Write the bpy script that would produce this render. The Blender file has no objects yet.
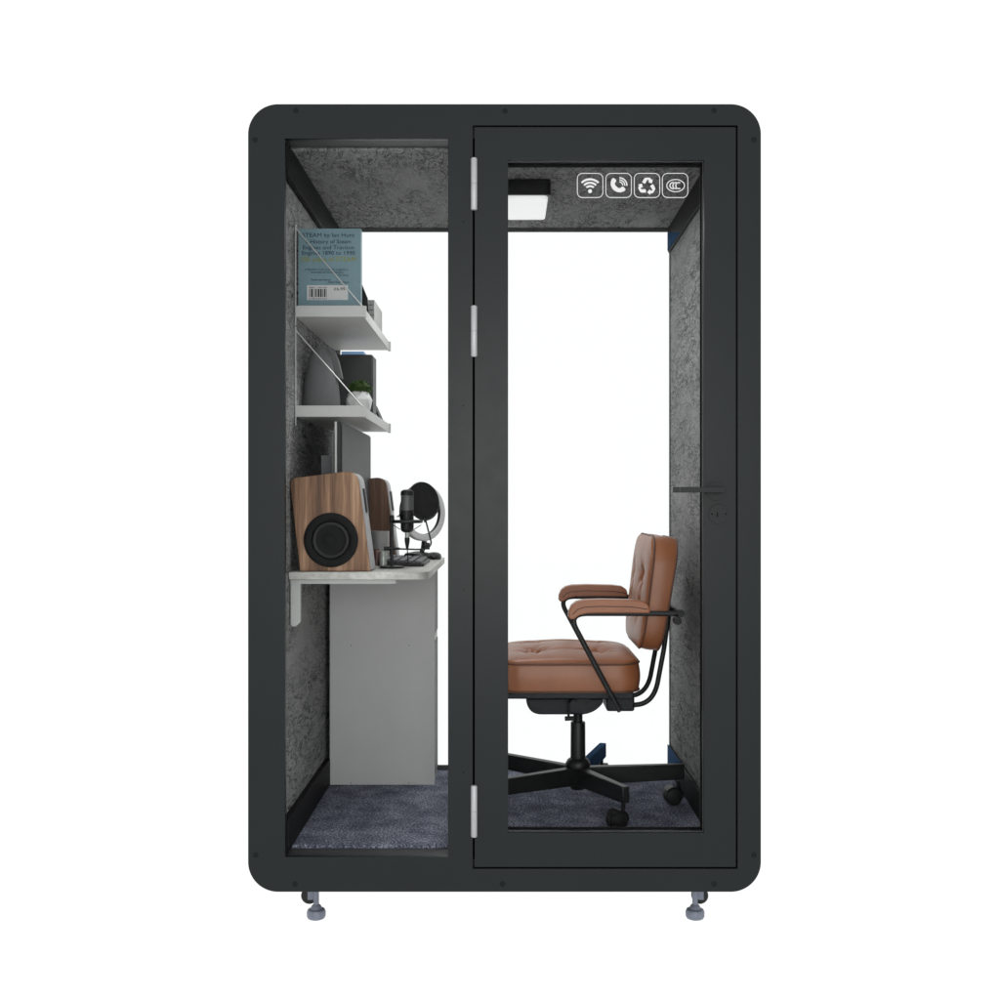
import bpy, bmesh, math, random
from mathutils import Vector, Matrix
random.seed(7)
S = bpy.context.scene
COL = S.collection
R = math.radians
PI = math.pi
ZC = 1.288            # eye height; every z below is written relative to it
D = 3.4               # distance from the eye to the front of the booth
def X(px, y): return (px - 504.5) * .003 * (D + y) / D
def Z(py, y): return (503.0 - py) * .003 * (D + y) / D

# ------------------------------------------------------------------ materials
def nodes(name):
    m = bpy.data.materials.new(name); m.use_nodes = True
    nt = m.node_tree
    return m, nt, nt.nodes['Principled BSDF']
def link(nt, a, b): nt.links.new(a, b)
def mapping(nt, scale=(1, 1, 1), kind='Object', rot=(0, 0, 0)):
    tc = nt.nodes.new('ShaderNodeTexCoord'); mp = nt.nodes.new('ShaderNodeMapping')
    mp.inputs['Scale'].default_value = scale; mp.inputs['Rotation'].default_value = rot
    link(nt, tc.outputs[kind], mp.inputs['Vector'])
    return mp.outputs['Vector']
def noise(nt, vec, scale, detail=4, rough=.55, dist=0):
    n = nt.nodes.new('ShaderNodeTexNoise')
    n.inputs['Scale'].default_value = scale; n.inputs['Detail'].default_value = detail
    n.inputs['Roughness'].default_value = rough; n.inputs['Distortion'].default_value = dist
    if vec: link(nt, vec, n.inputs['Vector'])
    return n.outputs['Fac']
def ramp(nt, fac, stops):
    r = nt.nodes.new('ShaderNodeValToRGB'); e = r.color_ramp.elements
    while len(e) > 1: e.remove(e[-1])
    e[0].position = stops[0][0]; e[0].color = (*stops[0][1], 1)
    for p, c in stops[1:]:
        k = e.new(p); k.color = (*c, 1)
    link(nt, fac, r.inputs['Fac'])
    return r.outputs['Color']
def bump(nt, b, h, strength=.2, dist=.001):
    n = nt.nodes.new('ShaderNodeBump'); n.inputs['Strength'].default_value = strength
    n.inputs['Distance'].default_value = dist
    link(nt, h, n.inputs['Height']); link(nt, n.outputs['Normal'], b.inputs['Normal'])
def math_(nt, op, a, b=None):
    n = nt.nodes.new('ShaderNodeMath'); n.operation = op
    for i, v in enumerate((a, b)):
        if v is None: continue
        if isinstance(v, (int, float)): n.inputs[i].default_value = v
        else: link(nt, v, n.inputs[i])
    return n.outputs[0]
def plain(name, col, rough=.5, metal=0, spec=.5, var=.06, vscale=18, bmp=0, bscale=400, coat=0):
    """painted / moulded surface: base colour with slight wear variation and a fine grain"""
    m, nt, b = nodes(name)
    v = mapping(nt)
    f = noise(nt, v, vscale, 5, .6)
    lo = tuple(c * (1 - var) for c in col); hi = tuple(min(1, c * (1 + var)) for c in col)
    link(nt, ramp(nt, f, [(.3, lo), (.7, hi)]), b.inputs['Base Color'])
    r = nt.nodes.new('ShaderNodeMapRange')
    r.inputs['To Min'].default_value = max(.02, rough - .05); r.inputs['To Max'].default_value = min(1, rough + .05)
    link(nt, noise(nt, v, vscale * 3, 3), r.inputs['Value']); link(nt, r.outputs[0], b.inputs['Roughness'])
    b.inputs['Metallic'].default_value = metal
    b.inputs['Specular IOR Level'].default_value = spec
    b.inputs['Coat Weight'].default_value = coat
    if bmp: bump(nt, b, noise(nt, v, bscale, 2), bmp, .0005)
    return m
def felt(name, base, dark, scale=(1, 1, 1)):
    """polyester felt with crinkled dark fibre creases"""
    m, nt, b = nodes(name)
    v = mapping(nt, scale)
    n1 = noise(nt, v, 17, 9, .66, 1.5); n2 = noise(nt, v, 38, 7, .68, 2.2)
    r1 = math_(nt, 'ABSOLUTE', math_(nt, 'SUBTRACT', n1, .5)); r2 = math_(nt, 'ABSOLUTE', math_(nt, 'SUBTRACT', n2, .5))
    c1 = ramp(nt, r1, [(.004, (0, 0, 0)), (.020, (1, 1, 1))]); c2 = ramp(nt, r2, [(.004, (.12,) * 3), (.026, (1, 1, 1))])
    mask = ramp(nt, noise(nt, v, 7, 4), [(.34, (1, 1, 1)), (.54, (0, 0, 0))])
    mx = nt.nodes.new('ShaderNodeMix'); mx.data_type = 'RGBA'; mx.blend_type = 'MULTIPLY'; mx.inputs[0].default_value = 1
    link(nt, c1, mx.inputs[6]); link(nt, c2, mx.inputs[7])
    sc = nt.nodes.new('ShaderNodeMix'); sc.data_type = 'RGBA'; sc.blend_type = 'LIGHTEN'; sc.inputs[0].default_value = .75
    link(nt, mx.outputs[2], sc.inputs[6]); link(nt, mask, sc.inputs[7])
    fine = noise(nt, v, 210, 3, .7)
    var = noise(nt, v, 4, 3)
    h = math_(nt, 'ADD', math_(nt, 'MULTIPLY', fine, .55), math_(nt, 'MULTIPLY', var, .45))
    bc = ramp(nt, h, [(.35, tuple(x * .84 for x in base)), (.65, tuple(x * 1.16 for x in base))])
    fm = nt.nodes.new('ShaderNodeMix'); fm.data_type = 'RGBA'
    link(nt, sc.outputs[2], fm.inputs[0]); fm.inputs[6].default_value = (*dark, 1); link(nt, bc, fm.inputs[7])
    link(nt, fm.outputs[2], b.inputs['Base Color'])
    b.inputs['Roughness'].default_value = .95; b.inputs['Specular IOR Level'].default_value = .05
    hh = math_(nt, 'ADD', sc.outputs[2], math_(nt, 'MULTIPLY', fine, .5))
    bump(nt, b, hh, .5, .002)
    return m
def carpet_mat():
    m, nt, b = nodes('carpet_pile')
    v = mapping(nt)
    n = noise(nt, v, 150, 3, .75); n2 = noise(nt, v, 420, 2, .8); n3 = noise(nt, v, 12, 3)
    h = math_(nt, 'ADD', math_(nt, 'MULTIPLY', n, .55), math_(nt, 'ADD', math_(nt, 'MULTIPLY', n2, .3), math_(nt, 'MULTIPLY', n3, .15)))
    c = ramp(nt, h, [(.38, (.012, .013, .022)), (.46, (.082, .089, .124)), (.53, (.172, .184, .238)), (.62, (.62, .64, .72))])
    link(nt, c, b.inputs['Base Color'])
    b.inputs['Roughness'].default_value = 1; b.inputs['Specular IOR Level'].default_value = .02
    bump(nt, b, h, .9, .006)
    return m
def wood_mat(name, cols, k=(1, 1, 1), soft=.85):
    m, nt, b = nodes(name)
    v = mapping(nt, (26*k[0], 8*k[1], 1.6*k[2]), rot=(0, R(7), 0))
    w = noise(nt, v, 1.0, 7, .62, .7)
    v2 = mapping(nt, (9*k[0], 3*k[1], .7*k[2]), rot=(0, R(7), 0))
    w2 = noise(nt, v2, 1.3, 3, .5, .4)
    v3 = mapping(nt, (160*k[0], 60*k[1], 5*k[2]), rot=(0, R(7), 0))
    g = noise(nt, v3, 1.0, 3, .6)
    h = math_(nt, 'ADD', math_(nt, 'MULTIPLY', w, .55), math_(nt, 'MULTIPLY', w2, .45))
    c = ramp(nt, h, [(.38, cols[0]), (.46, cols[1]), (.53, cols[2]), (.60, cols[3])])
    mx = nt.nodes.new('ShaderNodeMix'); mx.data_type = 'RGBA'; mx.blend_type = 'MULTIPLY'; mx.inputs[0].default_value = soft
    link(nt, c, mx.inputs[6]); link(nt, ramp(nt, g, [(.35, (.55, .5, .45)), (.6, (1, 1, 1))]), mx.inputs[7])
    link(nt, mx.outputs[2], b.inputs['Base Color'])
    b.inputs['Roughness'].default_value = .5; b.inputs['Specular IOR Level'].default_value = .3
    bump(nt, b, g, .15, .0004)
    return m
def glass_mat(name, tint, refl):
    m = bpy.data.materials.new(name); m.use_nodes = True
    nt = m.node_tree; nt.nodes.clear()
    o = nt.nodes.new('ShaderNodeOutputMaterial'); t = nt.nodes.new('ShaderNodeBsdfTransparent'); g = nt.nodes.new('ShaderNodeBsdfGlossy')
    mx = nt.nodes.new('ShaderNodeMixShader'); fr = nt.nodes.new('ShaderNodeLayerWeight'); fr.inputs['Blend'].default_value = .12
    t.inputs['Color'].default_value = (*tint, 1); g.inputs['Roughness'].default_value = .02
    k = math_(nt, 'MULTIPLY', fr.outputs['Fresnel'], refl)
    link(nt, k, mx.inputs[0]); link(nt, t.outputs[0], mx.inputs[1]); link(nt, g.outputs[0], mx.inputs[2]); link(nt, mx.outputs[0], o.inputs['Surface'])
    return m
def leather_mat():
    m, nt, b = nodes('tan_leather')
    v = mapping(nt)
    f = noise(nt, v, 9, 4, .6)
    link(nt, ramp(nt, f, [(.3, (.215, .069, .025)), (.7, (.275, .095, .035))]), b.inputs['Base Color'])
    vo = nt.nodes.new('ShaderNodeTexVoronoi'); vo.feature = 'DISTANCE_TO_EDGE'; vo.inputs['Scale'].default_value = 420
    link(nt, v, vo.inputs['Vector'])
    h = math_(nt, 'ADD', math_(nt, 'MINIMUM', vo.outputs['Distance'], .25), math_(nt, 'MULTIPLY', noise(nt, v, 60, 3), .25))
    bump(nt, b, h, .22, .0008)
    b.inputs['Roughness'].default_value = .44; b.inputs['Specular IOR Level'].default_value = .5
    b.inputs['Coat Weight'].default_value = .22; b.inputs['Coat Roughness'].default_value = .38
    return m
def translucent_floor():
    m = bpy.data.materials.new('shadowless_white_sheet'); m.use_nodes = True  # added sheet passing world light from below, so no contact shadow shows
    nt = m.node_tree; nt.nodes.clear()
    o = nt.nodes.new('ShaderNodeOutputMaterial'); t = nt.nodes.new('ShaderNodeBsdfTranslucent')
    v = mapping(nt)
    link(nt, ramp(nt, noise(nt, v, 3, 2), [(.3, (.985, .985, .985)), (.7, (1, 1, 1))]), t.inputs['Color'])
    link(nt, t.outputs[0], o.inputs['Surface'])
    return m
def emit(name, col, strength):
    m, nt, b = nodes(name)
    b.inputs['Base Color'].default_value = (.8, .8, .8, 1); b.inputs['Emission Color'].default_value = (*col, 1)
    b.inputs['Emission Strength'].default_value = strength
    return m
def mesh_grille(name, a, b_, sc):
    m, nt, b = nodes(name)
    v = mapping(nt)
    ck = nt.nodes.new('ShaderNodeTexChecker'); ck.inputs['Scale'].default_value = sc
    ck.inputs['Color1'].default_value = (*a, 1); ck.inputs['Color2'].default_value = (*b_, 1)
    link(nt, v, ck.inputs['Vector']); link(nt, ck.outputs['Color'], b.inputs['Base Color'])
    b.inputs['Roughness'].default_value = .5; b.inputs['Metallic'].default_value = .3
    return m

PAINT = plain('anthracite_paint', (.0058, .0090, .0090), .36, 0, .26, .05, 5, .25, 900)
PAINT_IN = plain('black_trim', (.0065, .0065, .007), .55, 0, .1, .08, 20)
HEADER = plain('grey_soffit_paint', (.045, .045, .046), .5, 0, .25, .08, 12)
BACKF = plain('grey_back_frame', (.085, .085, .086), .6, 0, .2, .06, 12)
GAPM = plain('black_rubber_seal', (.002, .002, .002), .95, 0, 0, .1)
SCREWM = plain('dark_screw', (.0085, .011, .0115), .6, 0, .10, .1, 60)
FELT_C = felt('grey_felt_ceiling', (.235, .235, .235), (.030, .030, .030), (1, .42, 1))
FELT_R = felt('grey_felt_wall', (.255, .255, .255), (.03, .035, .035), (1, .24, 1))
FELT_L = felt('grey_felt_side', (.28, .28, .278), (.045, .045, .045), (1, .24, 1))
CARPET = carpet_mat()
NAVY = plain('navy_window_tint', (.014, .055, .13), .8, 0, .03, .1, 30)  # leftover blue window tint put into a solid colour
STEEL = plain('satin_hinge_steel', (.40, .41, .42), .45, .6, .5, .05, 60)
FOOTM = plain('grey_foot_metal', (.17, .19, .235), .5, .25, .4, .12, 60)
BLACKP = plain('black_plastic', (.008, .008, .0085), .45, 0, .3, .1, 40)
BLACKM = plain('black_powder_coat', (.009, .0092, .0095), .42, 0, .35, .1, 60, .15, 900)
BLACKD = plain('dark_slate_plastic', (.010, .014, .016), .5, 0, .3, .1, 40)
CASTER = plain('caster_rubber', (.012, .012, .012), .55, 0, .3, .15, 80)
WHITE = plain('white_shelf_paint', (.47, .47, .458), .5, 0, .3, .04, 25)
WHITE2 = plain('white_bracket_paint', (.42, .42, .413), .5, 0, .3, .03, 25)
CABM = plain('light_grey_laminate', (.52, .52, .515), .55, 0, .2, .02, 9)
CABDARK = plain('grey_drawer_front', (.13, .13, .13), .6, 0, .2, .05, 20)
WIRE = plain('steel_wire', (.42, .42, .42), .4, .4, .5, .05, 60)
VASEM = plain('matt_grey_ceramic', (.115, .117, .12), .7, 0, .15, .06, 30, .1, 300)
POTM = plain('white_faceted_ceramic', (.55, .56, .55), .6, 0, .25, .08, 30)
DARKG = plain('dark_grey_board', (.042, .043, .044), .6, 0, .2, .05, 20)
SCREENM = plain('screen_glass', (.046, .046, .047), .55, 0, .25, .02, 10)
PINK = plain('mug_porcelain', (.27, .27, .265), .4, 0, .4, .05, 40)
TIN = plain('brushed_tin', (.42, .44, .42), .4, .4, .5, .2, 90)
BROWNJ = plain('brown_glass_jar', (.11, .05, .04), .3, 0, .5, .2, 50)
WOOD = wood_mat('walnut_veneer', [(.07, .034, .019), (.17, .09, .05), (.27, .155, .092), (.42, .265, .17)])
WOODB = wood_mat('dark_walnut_veneer', [(.05, .025, .015), (.085, .043, .027), (.115, .062, .038), (.16, .09, .055)])
SPKSIDE = plain('speaker_grey_side', (.36, .36, .37), .5, 0, .3, .05, 30)
CONE = plain('speaker_cone', (.006, .006, .0065), .6, 0, .12, .1, 60)
RUBB = plain('speaker_surround', (.007, .0068, .0068), .4, 0, .2, .1, 60)
LEATHER = leather_mat()
PIPING = plain('dark_leather_piping', (.10, .042, .026), .5, 0, .4, .1, 60)
GLASS = glass_mat('booth_glass', (.985, .992, .99), .08)
ICON = plain('white_vinyl', (.70, .70, .70), .6, 0, .2, .01, 20)
LAMPW = emit('lamp_diffuser', (1, 1, 1), .40)
BOOKB = plain('blue_book_cover', (.125, .205, .235), .45, 0, .35, .06, 30)
INK = plain('navy_ink', (.010, .022, .050), .6, 0, .1, .05)
OLIVE = plain('olive_ink', (.20, .20, .012), .6, 0, .1, .05)
LABELW = plain('barcode_white', (.46, .46, .46), .6, 0, .2, .03)
INKB = plain('black_ink', (.02, .02, .022), .6, 0, .1, .05)
PAPER = plain('page_paper', (.50, .50, .49), .8, 0, .1, .1, 120)
BLUEP = plain('sky_blue_sliver', (.30, .55, .90), .5, 0, .3, .03)
LEAF = plain('box_leaf', (.033, .070, .010), .5, 0, .3, .45, 160)
KEYM = plain('grey_keycap', (.13, .13, .14), .5, 0, .3, .1, 60)
DESKM = wood_mat('whitewashed_wood', [(.33, .325, .305), (.42, .415, .395), (.47, .465, .445), (.52, .515, .49)], (.35, .35, 14), .35)
MICMESH = mesh_grille('mic_mesh', (.13, .13, .13), (.05, .05, .05), 900)
NYLON = mesh_grille('black_nylon_mesh', (.004, .004, .004), (.002, .002, .002), 900)
RINGW = plain('ring_diffuser', (.55, .55, .555), .5, 0, .3, .03, 20)
FLOORM = translucent_floor()

# ------------------------------------------------------------------ mesh helpers
ROOT = {}
class MB:
    def __init__(s): s.bm = bmesh.new()
    def add(s, verts, faces):
        vs = [s.bm.verts.new(v) for v in verts]
        for f in faces:
            try: s.bm.faces.new([vs[i] for i in f])
            except ValueError: pass
        return vs
    def box(s, x0, x1, y0, y1, z0, z1):
        x0, x1 = sorted((x0, x1)); y0, y1 = sorted((y0, y1)); z0, z1 = sorted((z0, z1))
        s.add([(x0,y0,z0),(x1,y0,z0),(x1,y1,z0),(x0,y1,z0),(x0,y0,z1),(x1,y0,z1),(x1,y1,z1),(x0,y1,z1)],
              [(0,3,2,1),(4,5,6,7),(0,1,5,4),(1,2,6,5),(2,3,7,6),(3,0,4,7)]); return s
    def prism(s, pts, f0, f1):
        """pts: list of (a,b); f0/f1 map (a,b)->xyz for the two ends"""
        n = len(pts)
        s.add([f0(*p) for p in pts] + [f1(*p) for p in pts],
              [tuple(range(n))[::-1], tuple(range(n, 2*n))] + [(i, (i+1) % n, n+(i+1) % n, n+i) for i in range(n)]); return s
    def prism_y(s, pts, y0, y1): return s.prism(pts, lambda a, b: (a, y0, b), lambda a, b: (a, y1, b))
    def prism_z(s, pts, z0, z1): return s.prism(pts, lambda a, b: (a, b, z0), lambda a, b: (a, b, z1))
    def prism_x(s, pts, x0, x1): return s.prism(pts, lambda a, b: (x0, a, b), lambda a, b: (x1, a, b))
    def tube(s, path, r, n=12, closed=False, caps=True, ell=None):
        P = [Vector(p) for p in path]; m = len(P); rings = []
        rr = r if isinstance(r, (list, tuple)) else [r] * m
        up = None
        for i in range(m):
            if closed: t = (P[(i+1) % m] - P[i-1])
            else: t = P[min(i+1, m-1)] - P[max(i-1, 0)]
            t.normalize()
            if up is None: up = t.orthogonal().normalized()
            up = (up - t * up.dot(t))
            if up.length < 1e-6: up = t.orthogonal()
            up.normalize(); sd = t.cross(up)
            rings.append([s.bm.verts.new(P[i] + (up*math.cos(2*PI*k/n) + sd*math.sin(2*PI*k/n)) * rr[i]) for k in range(n)])
        for i in range(m if closed else m-1):
            a, b = rings[i], rings[(i+1) % m]
            off = 0
            if closed and i == m-1:
                off = min(range(n), key=lambda o: (b[o].co - a[0].co).length)
            for k in range(n):
                s.bm.faces.new((a[k], a[(k+1) % n], b[(k+1+off) % n], b[(k+off) % n]))
        if caps and not closed:
            s.bm.faces.new(rings[0][::-1]); s.bm.faces.new(rings[-1])
        return s
    def lathe(s, prof, c, axis='z', n=40, M=None):
        """prof: (radius, height) list; closed by poles when radius = 0"""
        rings = []
        for r, h in prof:
            pts = []
            for k in range(n if r > 1e-6 else 1):
                a = 2*PI*k/n; v = Vector((r*math.cos(a), r*math.sin(a), h))
                if axis == 'y': v = Vector((v.x, -v.z, v.y))       # grows towards -y (towards the eye)
                if axis == 'x': v = Vector((v.z, v.x, v.y))
                if M: v = M @ v
                pts.append(s.bm.verts.new(v + Vector(c)))
            rings.append(pts)
        for a, b in zip(rings, rings[1:]):
            if len(a) == 1 and len(b) == 1: continue
            if len(a) == 1:
                for k in range(n): s.bm.faces.new((a[0], b[k], b[(k+1) % n]))
            elif len(b) == 1:
                for k in range(n): s.bm.faces.new((a[k], a[(k+1) % n], b[0]))
            else:
                for k in range(n): s.bm.faces.new((a[k], a[(k+1) % n], b[(k+1) % n], b[k]))
        if len(rings[0]) > 1: s.bm.faces.new(rings[0][::-1])
        if len(rings[-1]) > 1: s.bm.faces.new(rings[-1])
        return s
    def mesh(s, me, fn=None):
        k = len(s.bm.verts); s.bm.from_mesh(me); s.bm.verts.ensure_lookup_table()
        if fn:
            for v in s.bm.verts[k:]: v.co = fn(v.co)
        bpy.data.meshes.remove(me); return s
    def obj(s, name, mat, parent=None, bev=0, seg=2, smooth=True, ang=35, recalc=True):
        root = parent
        while root is not None and root.parent is not None: root = root.parent
        o0 = ROOT.get(root.name, Vector((0, 0, 0))) if root is not None else Vector((0, 0, -ZC))
        if recalc: bmesh.ops.recalc_face_normals(s.bm, faces=s.bm.faces[:])
        for v in s.bm.verts: v.co -= o0
        me = bpy.data.meshes.new(name); s.bm.to_mesh(me); s.bm.free()
        if smooth:
            me.polygons.foreach_set('use_smooth', [True] * len(me.polygons)); me.set_sharp_from_angle(angle=R(ang))
        me.materials.append(mat)
        o = bpy.data.objects.new(name, me); COL.objects.link(o)
        if parent is not None: o.parent = parent
        if bev:
            b = o.modifiers.new('bevel', 'BEVEL'); b.width = bev; b.segments = seg; b.limit_method = 'ANGLE'; b.angle_limit = R(40)
            b.harden_normals = False
        return o
def thing(name, label, cat, loc, group=None):
    o = bpy.data.objects.new(name, None); COL.objects.link(o); o.empty_display_size = .05
    o.location = (loc[0], loc[1], loc[2] + ZC); ROOT[o.name] = Vector(loc)
    o['label'] = label; o['category'] = cat
    if group: o['group'] = group
    return o
def tag(o, label, cat, group=None):
    o['label'] = label; o['category'] = cat
    if group: o['group'] = group
    return o
def copy_tree(o, parent=None):
    c = o.copy(); COL.objects.link(c)
    if parent is not None: c.parent = parent
    for ch in list(o.children): copy_tree(ch, c)
    return c
def rrect(x0, x1, z0, z1, r, n=14):
    if not isinstance(r, (list, tuple)): r = (r,) * 4          # order: x1z1, x0z1, x0z0, x1z0
    out = []
    for (cx, cz, a0, q) in ((x1, z1, 0, r[0]), (x0, z1, 90, r[1]), (x0, z0, 180, r[2]), (x1, z0, 270, r[3])):
        if q < 1e-5: out.append((cx, cz)); continue
        ox = cx - q if a0 in (0, 270) else cx + q; oz = cz - q if a0 in (0, 90) else cz + q
        for k in range(n+1):
            a = R(a0 + 90*k/n); out.append((ox + q*math.cos(a), oz + q*math.sin(a)))
    return out
def fill(loops, depth, bev=0):
    """planar filled outline with holes, as a mesh in XY with thickness along z"""
    cu = bpy.data.curves.new('outline', 'CURVE'); cu.dimensions = '2D'; cu.fill_mode = 'BOTH'
    for l in loops:
        sp = cu.splines.new('POLY'); sp.points.add(len(l)-1); sp.use_cyclic_u = True
        for p, q in zip(sp.points, l): p.co = (q[0], q[1], 0, 1)
    cu.extrude = max(0, depth/2 - bev); cu.bevel_depth = bev; cu.bevel_resolution = 1; cu.offset = -bev
    t = bpy.data.objects.new('outline', cu); COL.objects.link(t)
    dg = bpy.context.evaluated_depsgraph_get()
    me = bpy.data.meshes.new_from_object(t.evaluated_get(dg))
    bpy.data.objects.remove(t); bpy.data.curves.remove(cu)
    return me
def plate(mb, loops, y0, y1, bev=0):
    return mb.mesh(fill(loops, y1 - y0, bev), lambda v: Vector((v.x, (y0+y1)/2 - v.z, v.y)))
def text(mb, body, size, fn, align='CENTER', width=None, bold=0, extr=.0003):
    cu = bpy.data.curves.new('txt', 'FONT'); cu.body = body; cu.size = size; cu.align_x = align; cu.extrude = extr; cu.offset = bold
    cu.resolution_u = 3
    t = bpy.data.objects.new('txt', cu); COL.objects.link(t)
    dg = bpy.context.evaluated_depsgraph_get()
    me = bpy.data.meshes.new_from_object(t.evaluated_get(dg))
    bpy.data.objects.remove(t); bpy.data.curves.remove(cu)
    k = 1
    if width:
        xs = [v.co.x for v in me.vertices]; w = max(xs) - min(xs)
        k = width / w
    return mb.mesh(me, lambda v: fn(v.x*k, v.y, v.z))
def arc(p0, c, p1, n=8):
    a, b, c_ = Vector(p0), Vector(c), Vector(p1)
    return [tuple(a*(1-t)**2 + b*2*t*(1-t) + c_*t*t) for t in [k/n for k in range(n+1)]]

# ------------------------------------------------------------------ the setting
fl = MB(); fl.add([(-14, -9, -1.288), (14, -9, -1.288), (14, 22, -1.288), (-14, 22, -1.288)], [(0, 1, 2, 3)])
fo = fl.obj('floor', FLOORM, smooth=False); fo['kind'] = 'structure'; fo['label'] = 'added translucent white sheet under the booth that shows no shadow'

# ------------------------------------------------------------------ the booth
booth = thing('office_pod', 'dark grey soundproof office booth with rounded corners and glass door', 'office booth', (0, .6, -1.288))
XL, XR = -.672, .656          # felt faces of the side walls
ZF, ZT = -1.055, 1.087        # carpet and ceiling
YB = 1.08
W0, W1, H0, H1 = X(248, 0), X(761, 0), Z(892, 0), Z(104, 0)
rad = 30 * .003
win = rrect(X(285, 0), X(448, 0), Z(857, 0), Z(138.5, 0), 0)
dgap = rrect(X(472.8, 0), X(737.6, 0), Z(868.9, 0), Z(125.3, 0), 0)
mb = MB(); plate(mb, [rrect(W0, W1, H0, H1, rad, 24), win, dgap], 0, .02, .0012)
front = mb.obj('front_frame', PAINT, booth, ang=30)
# outer shell behind the front plate
mb = MB(); plate(mb, [rrect(W0+.004, W1-.004, H0+.004, H1-.004, rad, 24), rrect(XL-.012, XR+.012, ZF-.02, ZT+.014, .0)], .0205, YB+.024)
mb.obj('outer_shell', PAINT, booth)
# frame seal seen through the door gap
mb = MB(); plate(mb, [rrect(X(466, 0), X(744, 0), Z(876, 0), Z(118, 0), 0), rrect(X(503, 0), X(709, 0)+.004, Z(838, 0)-.004, Z(155, 0)+.004, 0)], .052, .056)
mb.obj('door_seal', GAPM, booth, smooth=False)
mb = MB()      # black rebate around the door edge
for a in ((X(470.5, 0), X(472.7, 0), Z(870, 0), Z(124, 0)), (X(737.7, 0), X(740, 0), Z(870, 0), Z(124, 0))): mb.box(a[0], a[1], .0012, .0519, a[2], a[3])
mb.box(X(472.7, 0), X(737.7, 0), .021, .0519, Z(869, 0), Z(871, 0)); mb.box(X(472.7, 0), X(737.7, 0), .021, .0519, Z(125.2, 0), Z(123, 0))
mb.obj('door_rebate', GAPM, booth, smooth=False)
# header, sill and mullion behind the plate
mb = MB(); mb.box(XL-.01, X(449, 0), .021, .096, Z(138, 0), ZT+.02); mb.obj('header', HEADER, booth, .001)
mb = MB(); mb.box(XL-.01, X(449, 0), .021, .094, Z(857.6, 0), ZF-.015); mb.obj('sill', HEADER, booth, .001)
mb = MB(); mb.box(X(450, 0), X(470, 0), .021, .075, ZF-.01, ZT+.01); mb.obj('mullion', PAINT_IN, booth, .001)
# lining: felt walls, felt ceiling, carpet
mb = MB(); mb.box(XL-.01, XL, .022, YB+.0125, ZF-.018, ZT+.012); mb.obj('wall_panel', FELT_L, booth)
mb = MB(); mb.box(XR, XR+.01, .06, YB+.0125, ZF-.018, ZT+.012); mb.obj('wall_panel', FELT_R, booth)
mb = MB(); mb.box(XL+.001, XR-.001, .0965, YB+.0125, ZT, ZT+.012); mb.obj('ceiling_panel', FELT_C, booth)
mb = MB(); mb.box(XL+.001, XR-.001, .0945, YB+.0125, ZF-.018, ZF); mb.obj('carpet', CARPET, booth)
# black cornice strips and skirting along both side walls
for xa, xb in ((XL+.0005, XL+.020), (XR-.0005, XR-.010)):
    mb = MB(); mb.box(xa, xb, .022 if xa < 0 else .06, YB-.001, ZT-.098, ZT-.0005); mb.obj('cornice', PAINT_IN, booth, .0015)
    mb = MB(); mb.box(xa, xb, .022 if xa < 0 else .06, .8385 if xa < 0 else YB-.001, ZF+.0005, ZF+.098); mb.obj('skirting', PAINT_IN, booth, .0015)
# made-up navy wedges for leftover blue window tint on the strip ends
for ya, p0, p1 in ((.77, 232.5, 251), (.70, 765, 744)):
    mb = MB(); mb.prism_x([(ya, Z(p0, ya)), (YB-.003, Z(p0, YB)), (YB-.003, Z(p1, YB)), (YB-.012, Z(p1, YB))], XR-.0102, XR-.0125)
    mb.obj('blue_tint_wedge', NAVY, booth)
# back window
mb = MB(); plate(mb, [rrect(XL+.001, XR-.001, ZF+.001, ZT-.001, 0), rrect(XL+.022, X(669.5, YB), Z(765.5, YB), Z(231.5, YB), 0)], YB, YB+.014, .001)
mb.obj('back_frame', BACKF, booth)
mb = MB(); mb.box(XL+.018, XR-.002, YB+.016, YB+.022, ZF+.012, ZT-.012); mb.obj('back_window', GLASS, booth, smooth=False)
# left front pane
mb = MB(); mb.box(X(287, 0)-.02, X(450, 0), .0206, .0209, Z(860, 0), Z(136, 0)); mb.obj('front_window', GLASS, booth, smooth=False)

# ---- door
mb = MB(); plate(mb, [rrect(X(474.6, 0), X(735.8, 0), Z(867.1, 0), Z(127.1, 0), 0), rrect(X(508, 0), X(704, 0), Z(833, 0), Z(160, 0), 0)], 0.0005, .045, .0012)
door = mb.obj('door', PAINT, booth, ang=30)
mb = MB(); plate(mb, [rrect(X(506, 0), X(706, 0), Z(835, 0), Z(158, 0), 0), rrect(X(508, 0)-.001, X(703, 0)-.001, Z(831.5, 0), Z(162.8, 0), 0)], .0456, .0505)
mb.obj('glazing_bead', PAINT_IN, door, smooth=False)
mb = MB(); plate(mb, [rrect(X(507.9, 0), X(704, 0)+.0008, Z(833, 0)-.001, Z(160, 0)+.001, 0), rrect(X(508, 0)+.0004, X(704, 0)-.0022, Z(833, 0)+.0022, Z(160, 0)-.0022, 0)], .010, .013)
mb.obj('glazing_trim', HEADER, door, smooth=False)
mb = MB(); mb.box(X(507.9, 0), X(704.2, 0), .028, .034, Z(833, 0), Z(160, 0)); mb.obj('door_glass', GLASS, door, smooth=False)
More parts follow.
